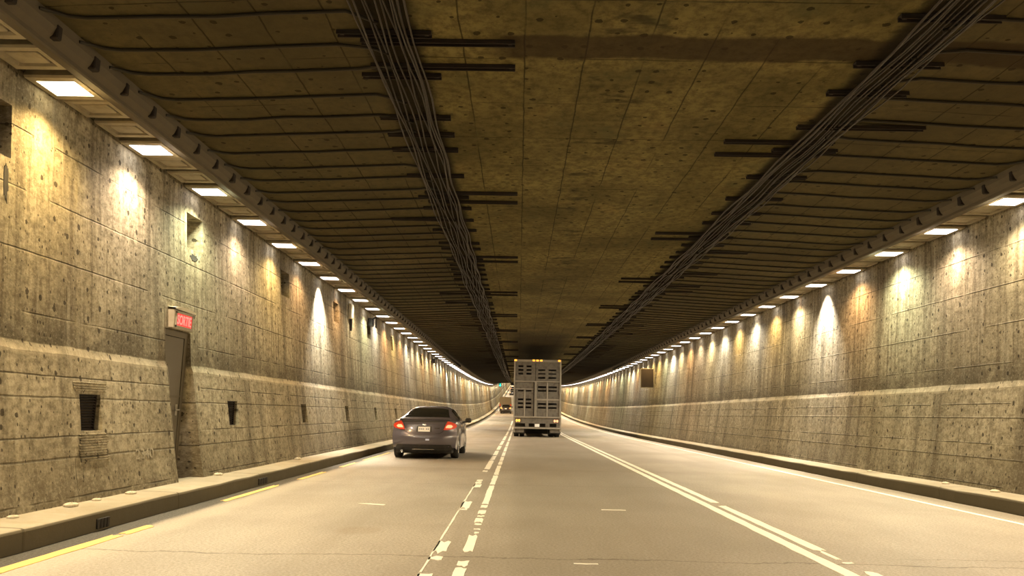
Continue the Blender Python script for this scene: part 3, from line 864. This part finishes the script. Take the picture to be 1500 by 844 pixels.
# broken spots under the high openings
def spall(s0, h0, ds, dh, seed, label):
    hm = MB(); rp = random.Random(seed); n = 18; pts = []
    for k in range(n):
        a = 2 * math.pi * k / n; r = rp.uniform(.65, 1.2); pts.append((s0 + math.cos(a) * ds * r, h0 + math.sin(a) * dh * r))
    def at(y, z, d): return (XC - woff(z) + d, y, z)
    ctr = hm.vert(at(s0, h0, .003)); ring = [hm.vert(at(y, z, .004)) for y, z in pts]; back = [hm.vert(at(y, z, -.02)) for y, z in pts]
    for k in range(n): hm.f += [(ctr, ring[k], ring[(k + 1) % n]), (ring[k], back[k], back[(k + 1) % n], ring[(k + 1) % n])]
    tag(hm.build('spalled_patch', M['dark']), label, 'patch')
spall(OPENS[1] + .26, 3.50, .17, .055, 9, 'dark broken patch below the high opening above the door')
spall(7.47, 3.36, .035, .22, 12, 'dark vertical crack below the high opening at the left frame edge')

# sign seen from behind on the right wall
sgn_s = 44.3
e = empty('road_sign', (7.1, sgn_s, pz(sgn_s) + 3.3), 'brown back of a square sign panel fixed to the right wall', 'sign')
MB().box(-.37, .37, -.02, .02, -.52, .52, .008).build('panel', M['brown'], e)
fl = MB(); fl.box(-.38, -.345, -.035, .05, -.53, .53); fl.box(.345, .38, -.035, .05, -.53, .53); fl.box(-.38, .38, -.035, .05, .505, .54); fl.box(-.38, .38, -.035, .05, -.54, -.505); fl.build('edge_frame', M['frame'], e)
br = MB(); br.box(.2, .5, .03, .07, .25, .31); br.box(.2, .52, .03, .07, -.31, -.25); br.build('bracket', M['frame'], e)

# green lane signal under the ceiling far in
ss = 172.0
e = empty('lane_signal', (-4.1, ss, pz(ss) + 4.30), 'small green lane signal hanging from the far ceiling above the left lane', 'traffic signal')
MB().box(-.3, .3, 0, .2, -.42, .42, .03).build('housing', M['black'], e)
ar = MB(); ar.box(-.09, .09, -.03, .0, -.05, .33); a = [ar.vert(p) for p in ((-.24, -.03, -.02), (.24, -.03, -.02), (0, -.03, -.34), (-.24, 0, -.02), (.24, 0, -.02), (0, 0, -.34))]
ar.f += [(a[0], a[1], a[2]), (a[3], a[5], a[4]), (a[0], a[3], a[4], a[1]), (a[1], a[4], a[5], a[2]), (a[2], a[5], a[3], a[0])]
ar.build('green_arrow', M['green'], e)
MB().tube([(0, .1, .4), (0, .1, .6)], .03, 8).build('hanger', M['strut'], e)

# ------------------------------------------------------------------ livestock trailer
def trailer(loc):
    T = empty('livestock_trailer', loc, 'tall grey slatted livestock trailer with amber marker lights in the middle lane', 'truck')
    ZX = lambda x: (x - 312) / 166.7
    ZZ = lambda y: (780 - y) / 166.7
    def rect(x0, x1, y0, y1): return (ZX(x0), ZX(x1), ZZ(y1), ZZ(y0))
    def bar(name, x0, x1, y0, y1, ya, yb, mat='alulight', b=.008):
        r = rect(x0, x1, y0, y1); return MB().box(r[0], r[1], ya, yb, r[2], r[3], b).build(name, M[mat], T)
    W = 1.275; Zt, Zb = ZZ(92), ZZ(606)
    # shell: roof, floor, sides with air slots
    roof = MB(); rows = []
    for y in (.02, 13.8): rows.append([(W * math.sin(a), y, Zt - .10 + .10 * math.cos(a)) for a in [-(math.pi / 2) + math.pi * k / 10 for k in range(11)]])
    roof.grid(rows); roof.build('roof', M['alu'], T)
    MB().box(-W, W, .02, 13.8, Zb - .12, Zb, .01).build('bed', M['alu'], T)
    for sx, nm in ((-1, 'side_wall'), (1, 'side_wall')):
        holes = [(.4 + k * .55, .4 + k * .55 + .36, z, z + .09) for k in range(24) for z in (1.35, 1.6, 1.85, 2.3, 2.55, 2.8, 3.2, 3.45, 3.7)]
        p = panel(.02, 13.8, Zb, Zt - .1, holes, 0, .03)
        p.v = [(sx * (W - .03) + sx * y, x, z) for x, y, z in p.v]
        p.build(nm, M['alu'], T)
    MB().box(-W, W, 13.78, 13.82, Zb, Zt - .1).build('front_wall', M['alu'], T)
    # dark decks inside
    MB().box(-W + .05, W - .05, .5, 13.7, ZZ(292), ZZ(286)).build('upper_deck', M['inside'], T)
    MB().box(-W + .05, W - .05, .9, .95, Zb, Zt - .14).build('inner_gate', M['inside'], T)
    # rear header and doors
    up_l = [rect(a, b, c, d) for a, b in ((138, 182), (211, 256)) for c, d in ((145, 161), (178, 194), (211, 228))]
    panel(ZX(103), ZX(292), ZZ(288), ZZ(110), up_l, 0, .04).build('upper_left_gate', M['alu'], T)
    up_r = [rect(a, b, c, d) for a, b in ((316, 381), (409, 479)) for c, d in ((178, 192), (213, 224), (246, 262))]
    panel(ZX(296), ZX(520), ZZ(288), ZZ(110), up_r, 0, .04).build('upper_right_gate', M['alu'], T)
    lo_l = [rect(a, b, c, d) for a, b in ((138, 186), (208, 258)) for c, d in ((365, 378), (441, 457), (475, 491), (510, 527))]
    dl = panel(ZX(112), ZX(278), ZZ(600), ZZ(294), lo_l, .03, .04).build('rear_door', M['alu'], T)
    m = MB(); r = rect(193, 204, 362, 600); m.box(r[0], r[1], 0, .035, r[2], r[3], .005); r = rect(112, 278, 352, 360); m.box(r[0], r[1], .0, .035, r[2], r[3], .005)
    m.build('door_stiffener', M['alulight'], dl)
    lo_r = [rect(a, b, c, d) for a, b in ((316, 390), (410, 486)) for c, d in ((329, 345), (362, 377), (479, 495), (513, 528))]
    dr = panel(ZX(300), ZX(508), ZZ(600), ZZ(294), lo_r, .03, .04).build('rear_door', M['alu'], T)
    m = MB(); r = rect(395, 406, 296, 600); m.box(r[0], r[1], 0, .035, r[2], r[3], .005); r = rect(300, 508, 442, 455); m.box(r[0], r[1], -.01, .035, r[2], r[3], .005); r = rect(296, 306, 292, 600); m.box(r[0], r[1], -.005, .035, r[2], r[3], .005)
    m.build('door_stiffener', M['alulight'], dr)
    bar('door_lock_rod', 277, 284, 300, 596, -.05, -.02, 'strut'); bar('centre_post', 285, 295, 285, 600, -.03, .05)
    bar('cross_rail', 102, 522, 283, 293, -.035, .04); bar('header', 99, 525, 92, 112, -.02, .06)
    bar('corner_post', 99, 111, 110, 606, -.03, .10); bar('corner_post', 510, 525, 110, 606, -.03, .10)
    bar('sill_rail', 103, 526, 598, 611, -.07, .05)
    # apron with four dark openings
    ap = [rect(115, 206, 660, 690), rect(238, 286, 660, 690), rect(336, 386, 660, 690), rect(424, 486, 660, 690)]
    panel(ZX(104), ZX(524), ZZ(697), ZZ(611), ap, .0, .03).build('apron', M['alu'], T)
    MB().box(-W + .06, W - .06, .25, .3, ZZ(697), ZZ(650)).build('apron_back', M['inside'], T)
    bar('bumper', 100, 528, 694, 708, -.08, .02)
    for xa, xb in ((112, 196), (428, 512)): bar('bumper_hanger', xa, xb, 706, 742, .02, .5, 'alu')
    bar('corner_bracket', 100, 114, 606, 742, -.03, .08); bar('corner_bracket', 514, 527, 606, 742, -.03, .08)
    for x in (112, 275, 309, 343, 506):
        r = rect(x - 11, x + 11, 92, 107); o = MB().box(r[0], r[1], -.06, -.01, r[2], r[3], .01).build('marker_light', M['amber'], T)
    for xs_, mat, lab in (((131, 152), 'ambertail', 'yellow tail light'), ((469, 491), 'pinktail', 'pinkish orange tail light')):
        for x in xs_:
            m = MB(); n = 16; c0 = m.vert((ZX(x), -.05, ZZ(636))); rg = [m.vert((ZX(x) + .058 * math.cos(2 * math.pi * k / n), -.04, ZZ(636) + .075 * math.sin(2 * math.pi * k / n))) for k in range(n)]; rb = [m.vert((ZX(x) + .058 * math.cos(2 * math.pi * k / n), .01, ZZ(636) + .075 * math.sin(2 * math.pi * k / n))) for k in range(n)]
            for k in range(n): m.f += [(c0, rg[k], rg[(k + 1) % n]), (rg[k], rb[k], rb[(k + 1) % n], rg[(k + 1) % n])]
            tag(m.build('tail_light', M[mat], T), lab)
    r = rect(292, 333, 664, 690); MB().box(r[0], r[1], -.03, .0, r[2], r[3], .006).build('licence_plate', M['plate'], T)
    # axles, tyres, mud flaps
    for y in (1.0, 2.3):
        MB().tube([(-1.0, y, .50), (1.0, y, .50)], .07, 10).build('axle', M['black'], T)
        for sx in (-1, 1):
            for xo in (1.10, .80):
                m = MB(); m.lathe_x([(-.13, .30), (-.135, .46), (-.11, .50), (.11, .50), (.135, .46), (.13, .30), (.05, .28), (.05, .02)], sx * xo, y, .50, 26)
                m.build('tyre', M['rubber'], T, True)
    for sx in (-1, 1): MB().box(sx * .95 - .31, sx * .95 + .31, .32, .335, .16, .62).build('mud_flap', M['rubber'], T)
    MB().box(-.45, .45, .5, 12, .75, Zb - .1, .02).build('chassis', M['black'], T)
    MB().box(-1.1, 1.1, 2.9, 8.5, .45, Zb - .1, .04).build('belly_box', M['black'], T)
    MB().box(-.64, .64, 1.6, 1.75, .14, .85, .02).build('undercarriage', M['black'], T)
    for sx in (-1, 1): MB().box(sx * .8 - .06, sx * .8 + .06, 10.4, 10.52, 0.28, Zb - .1).build('landing_leg', M['black'], T)
    return T
trailer((.99, 43.0, pz(43)))

# ------------------------------------------------------------------ cars
def interp(tab, y):
    if y <= tab[0][0]: return tab[0][1]
    for k in range(len(tab) - 1):
        (a, va), (b, vb) = tab[k], tab[k + 1]
        if y <= b:
            p0 = tab[max(k - 1, 0)]; p3 = tab[min(k + 2, len(tab) - 1)]
            t = (y - a) / (b - a)
            m1 = (vb - p0[1]) / (b - p0[0]) * (b - a) if b != p0[0] else 0
            m2 = (p3[1] - va) / (p3[0] - a) * (b - a) if p3[0] != a else 0
            return (2 * t**3 - 3 * t**2 + 1) * va + (t**3 - 2 * t**2 + t) * m1 + (-2 * t**3 + 3 * t**2) * vb + (t**3 - t**2) * m2
    return tab[-1][1]
ZTOP = [(0, 1.0), (.3, 1.03), (.62, 1.05), (1.05, 1.20), (1.5, 1.315), (1.9, 1.37), (2.3, 1.375), (2.7, 1.35), (3.05, 1.25), (3.5, 1.03), (3.65, .985), (4.1, .90), (4.4, .72), (4.5, .55)]
ZBELT = [(0, .95), (.6, .985), (1.2, .975), (2, .93), (3, .90), (3.6, .91), (4.1, .80), (4.4, .64), (4.5, .50)]
WBELT = [(0, .80), (.5, .83), (1.2, .845), (2, .85), (3, .84), (3.7, .80), (4.2, .70), (4.5, .52)]
WMID = [(0, .845), (.5, .875), (1.2, .88), (2, .88), (3.2, .88), (3.8, .86), (4.2, .76), (4.5, .55)]
WROOF = [(0, .66), (.6, .64), (1.0, .595), (1.5, .545), (2.0, .525), (2.7, .53), (3.1, .57), (3.5, .62), (4, .58), (4.5, .40)]
AXR, AXF, WR = .92, 3.55, .325
def zbot(y):
    z = .24 if y > .35 else .24 + .05 * (1 - y / .35)
    for a in (AXR, AXF):
        d = abs(y - a)
        if d < .39: z = max(z, .31 + math.sqrt(max(0, .39 ** 2 - d * d)) * .92)
    return z
YR = [(.2, .13), (.30, .05), (.42, .0), (.60, .0), (.68, .045), (.74, .065), (.9, .10), (1.0, .09), (1.1, .09)]
def Frear(x, z): return interp(YR, z) + .26 * (min(abs(x), .9) / .88) ** 4
def half(y, t):
    """right half of the car section, t from 0 (sill) to 1 (centre line of the top)"""
    zt, zb = interp(ZTOP, y), interp(ZBELT, y)
    zt = max(zt, zb + .02)
    P = [(interp(WMID, y) - .035, zbot(y)), (interp(WMID, y), min(.62, zb - .1) if zbot(y) < .5 else (zbot(y) + zb) / 2), (interp(WBELT, y), zb), (interp(WROOF, y), zt - .045 if zt - zb > .15 else zt - .012), (0, zt)]
    u = t * 4; k = min(3, int(u)); f = u - k
    a, b = P[k], P[k + 1]
    p0 = P[k - 1] if k > 0 else a
    p3 = P[k + 2] if k < 3 else (-P[3][0], P[3][1])
    ten = .5 if k != 2 else .28
    def cr(i):
        m1 = (b[i] - p0[i]) * ten; m2 = (p3[i] - a[i]) * ten
        return (2 * f**3 - 3 * f**2 + 1) * a[i] + (f**3 - 2 * f**2 + f) * m1 + (-2 * f**3 + 3 * f**2) * b[i] + (f**3 - f**2) * m2
    x, z = cr(0), cr(1)
    blend = max(0.0, 1 - y / .7) ** 1.5
    return (x, y + Frear(x, z) * blend, z)
def surf(y, q):                                       # q from -1 (left sill) over 0 (top) to 1 (right sill)
    p = half(y, 1 - abs(q)); return (p[0] if q > 0 else -p[0], p[1], p[2])
def patch(y0, y1, q0, q1, ny, nq, off, fn=None):
    mb = MB(); rows = []
    for i in range(ny + 1):
        r = []
        for j in range(nq + 1):
            y = y0 + (y1 - y0) * i / ny; a, b = (q0, q1) if fn is None else fn(i / ny)
            q = a + (b - a) * j / nq
            p = Vector(surf(y, q)); e = .012
            n = (Vector(surf(y + e, q)) - Vector(surf(y - e if y > e else y, q))).cross(Vector(surf(y, q + e)) - Vector(surf(y, q - e)))
            if n.length > 1e-9: n.normalize()
            c = Vector((0, 2.0, .7))
            if n.dot(p - c) < 0: n = -n
            r.append(p + n * off)
        rows.append(r)
    return mb.grid(rows)
def rear_patch(poly_rows, off, nx=6):
    """poly_rows: list of (z, xa, xb) on the rear fascia"""
    mb = MB(); rows = []
    for z, xa, xb in poly_rows: rows.append([(x, Frear(x, z) - off, z) for x in [xa + (xb - xa) * k / nx for k in range(nx + 1)]])
    front = rows; mb.grid(front)
    back = [[(x, y + off + .02, z) for x, y, z in r] for r in rows]
    for ra, rb in ((front[0], back[0]), (front[-1], back[-1])): mb.grid([ra, rb])
    for k in (0, -1): mb.grid([[r[k] for r in front], [r[k] for r in back]])
    return mb
def car(loc, label, paint, detail=True):
    T = empty('car', loc, label, 'car')
    ys = [0, .06, .14, .24, .36] + [.36 + .06 * k for k in range(1, 70) if .36 + .06 * k < 4.5] + [4.5]
    nq = 48
    b = MB(); b.grid([[surf(y, -1 + 2 * j / nq) for j in range(nq + 1)] for y in ys])
    last = [b.vert(surf(4.5, -1 + 2 * j / nq)) for j in range(nq + 1)]; b.f.append(tuple(last))
    # rear fascia
    side = [half(0, t) for t in [k / 24 for k in range(13)]]
    rows = [[(x * k / 10, Frear(x * k / 10, z), z) for k in range(-10, 11)] for x, _, z in side]
    top = [half(0, t) for t in [.5 + k / 16 for k in range(9)]]
    last_z = side[-1][2]
    for p in top[1:]:
        rows.append([(p[0] * k / 10 if p[0] > 0 else 0, Frear(p[0] * k / 10, p[2]), p[2]) for k in range(-10, 11)])
    b.grid(rows)
    b.build('body', paint, T, True)
    patch(.72, 1.50, -.22, .22, 12, 12, .006, lambda u: (-.235 + .01 * u, .235 - .01 * u)).build('rear_window', M['glass'], T, True)
    patch(2.86, 3.48, -.22, .22, 10, 12, .006).build('windscreen', M['glass'], T, True)
    for q in (-1, 1): patch(1.25, 3.0, q * .28, q * .46, 16, 5, .006, lambda u, q=q: (q * (.29 if .12 < u < .9 else .36), q * .465)).build('side_window', M['glass'], T, True)
    # spoiler lip, lower valance, exhaust
    sp = MB(); rows = []
    for k in range(13):
        x = -.66 + 1.32 * k / 12; y = Frear(x, 1.0)
        rows.append([(x, y + .16, 1.035), (x, y - .015, 1.058 - .02 * abs(x)), (x, y - .02, 1.045 - .02 * abs(x)), (x, y + .05, .99)])
    sp.grid(rows); sp.build('spoiler_lip', paint, T, True)
    if detail:
        MB().grid([[(-.60 + 1.2 * k / 10, Frear(-.6 + 1.2 * k / 10, .985) - .004, .955 + .0 * k) for k in range(11)], [(-.60 + 1.2 * k / 10, Frear(-.6 + 1.2 * k / 10, .985) - .004, .985) for k in range(11)]]).build('brake_strip', M['black'], T)
        # boot lid seam
        sm = MB(); pts = [(-.55, .985), (-.50, .72), (-.40, .655), (.40, .655), (.50, .72), (.55, .985)]
        sm.tube([(x, Frear(x, z) - .001, z) for x, z in pts], .007, 5); sm.build('boot_seam', M['black'], T)
        rear_patch([(.845, -.19, .19), (.70, -.20, .20)], .003, 4).build('plate_recess', M['black'], T)
    rear_patch([(.375, -.70, .70), (.30, -.74, .74), (.225, -.70, .70)], .012, 8).build('lower_valance', M['black'], T)
    if detail: rear_patch([(.262, -.30, .28), (.243, -.30, .28)], .016, 6).build('valance_strip', M['chrome'], T)
    MB().box(-.74, .74, .3, 4.2, .14, .3, .03).build('underbody', M['black'], T)
    for q in (-1, 1):
        rows = [(.975, .605, .64), (.95, .59, .72), (.915, .57, .80), (.87, .55, .835), (.83, .53, .83), (.79, .51, .78), (.755, .495, .62)]
        lens = rear_patch([(z, q * a, q * c) for z, a, c in rows], .012, 8).build('tail_light', M['tailouter'], T, True)
        if detail:
            rear_patch([(z, q * a, q * c) for z, a, c in ((.885, .61, .70), (.845, .57, .74), (.805, .555, .70))], .016, 5).build('glowing_lens', M['tailglow'], lens, True)
        else:
            rear_patch([(z, q * a, q * c) for z, a, c in ((.95, .60, .82), (.87, .56, .84), (.78, .52, .82))], .016, 5).build('glowing_lens', M['farglow'], lens, True)
        # mirrors
        mi = MB(); mi.box(q * .97 - .09, q * .97 + .09, 2.86, 2.98, .92, 1.06, .03); mi.tube([(q * .82, 2.95, .93), (q * .95, 2.93, .98)], .03, 6)
        mi.build('door_mirror', M['black'], T)
    pl = rear_patch([(.83, -.155, .155), (.705, -.155, .155)], .010, 4).build('licence_plate', M['plate'], T)
    if detail:
        rp = random.Random(4); m = MB()                # the plate is blurred past reading: grey smudges only
        for k in range(6):
            x = -.115 + .046 * k
            if k != 3: m.box(x - .014, x + .012, Frear(x, .76) - .0125, Frear(x, .76) - .009, .733 + rp.uniform(0, .008), .79)
        m.build('plate_marks', M['platemark'], pl)
        rear_patch([(.90, -.045, .045), (.865, -.045, .045)], .008, 3).build('badge', M['chrome'], T)
        rear_patch([(.80, .27, .40), (.785, .27, .40)], .006, 3).build('trim_badge', M['chrome'], T)
        rear_patch([(.525, .05, .15), (.48, .05, .15)], .004, 3).build('bumper_glint', M['glint'], T)  # light reflection on the bumper, painted as a bluish-white patch
        ex = MB(); ex.tube([(-.57, .10, .20), (-.57, .35, .20)], .04, 12); ex.build('exhaust_pipe', M['chrome'], T, True)
        for q in (-1, 1):
            for pts in ([surf(1.35, q * .5), surf(1.3, q * .75), surf(1.5, q * .97)], [surf(2.75, q * .5), surf(2.78, q * .75), surf(2.7, q * .97)]):
                MB().tube([(x * 1.002, y, z) for x, y, z in pts], .006, 5).build('door_seam', M['black'], T)
            MB().box(q * .872 - .012, q * .872 + .012, 1.45, 1.62, .80, .825, .006).build('door_handle', M['chrome'], T)
    for y in (AXR, AXF):
        for q in (-1, 1):
            w_ = empty_child('wheel', T, (q * .755, y, WR))
            m = MB(); m.lathe_x([(-.10, .2), (-.105, .29), (-.085, WR), (.085, WR), (.105, .29), (.10, .2)], 0, 0, 0, 28); m.build('tyre', M['rubber'], w_, True)
            m = MB(); s_ = q
            m.lathe_x([(s_ * .09, .21), (s_ * .06, .19), (s_ * .05, .02)], 0, 0, 0, 24)
            for k in range(5):
                a = 2 * math.pi * k / 5; m.tube([(s_ * .075, .03 * math.cos(a), .03 * math.sin(a)), (s_ * .08, .2 * math.cos(a), .2 * math.sin(a))], .022, 6)
            m.build('rim', M['steel'], w_, True)
    return T
def empty_child(name, parent, loc):
    o = link(name, None, parent, loc); o.empty_display_size = .1; return o
car((-2.46, 20.9, 0), 'dark grey coupe in the left lane beside the left kerb', M['paint'])
def place(o, s):
    o.rotation_euler.x = math.atan(slope(s))
c2 = car((-2.02, 124, pz(124)), 'small far dark car with glowing tail lights left of the truck', M['paint2'], False); place(c2, 124)
c3 = copy_tree(c2); c3.location = (-1.95, 236, pz(236)); place(c3, 236); c3['label'] = 'lower tiny dark car on the far rising road beside the truck edge'
c4 = copy_tree(c2); c4.location = (-2.35, 300, pz(300)); place(c4, 300); c4['label'] = 'upper tiny dark car on the far rising road beside the truck edge'

def van(loc, s):
    T = empty('van', loc, 'boxy tan van just ahead of the small far car', 'van')
    b = MB(); prof = [(-.98, .35), (-1.0, .9), (-1.0, 1.6), (-.95, 2.2), (-.85, 2.42), (0, 2.47), (.85, 2.42), (.95, 2.2), (1.0, 1.6), (1.0, .9), (.98, .35)]
    rows = [[(x, y, z) for x, z in prof] for y in (0, .05, 3.6)] + [[(x * .95, 4.3, .35 + (z - .35) * .6) for x, z in prof], [(x * .9, 5.2, .35 + (z - .35) * .38) for x, z in prof]]
    b.grid(rows); b.f.append(tuple(b.vert(p) for p in rows[0])); b.f.append(tuple(b.vert(p) for p in rows[-1]))
    b.build('body', M['van'], T)
    for q in (-1, 1):
        MB().box(q * .48 - .40, q * .48 + .40, -.02, .0, .75, 2.25, .008).build('rear_door', M['van'], T)
        MB().box(q * .9 - .07, q * .9 + .07, -.03, .0, .95, 1.3, .008).build('tail_light', M['taillens'], T)
        for y in (1.0, 4.2): m = MB(); m.lathe_x([(-.1, .15), (-.11, .33), (.11, .33), (.1, .15)], q * .86, y, .33, 20); m.build('tyre', M['rubber'], T, True)
    MB().box(-.95, .95, -.06, .02, .38, .55, .02).build('bumper', M['black'], T)
    T.rotation_euler.x = math.atan(slope(s))
van((-2.25, 134, pz(134)), 134)
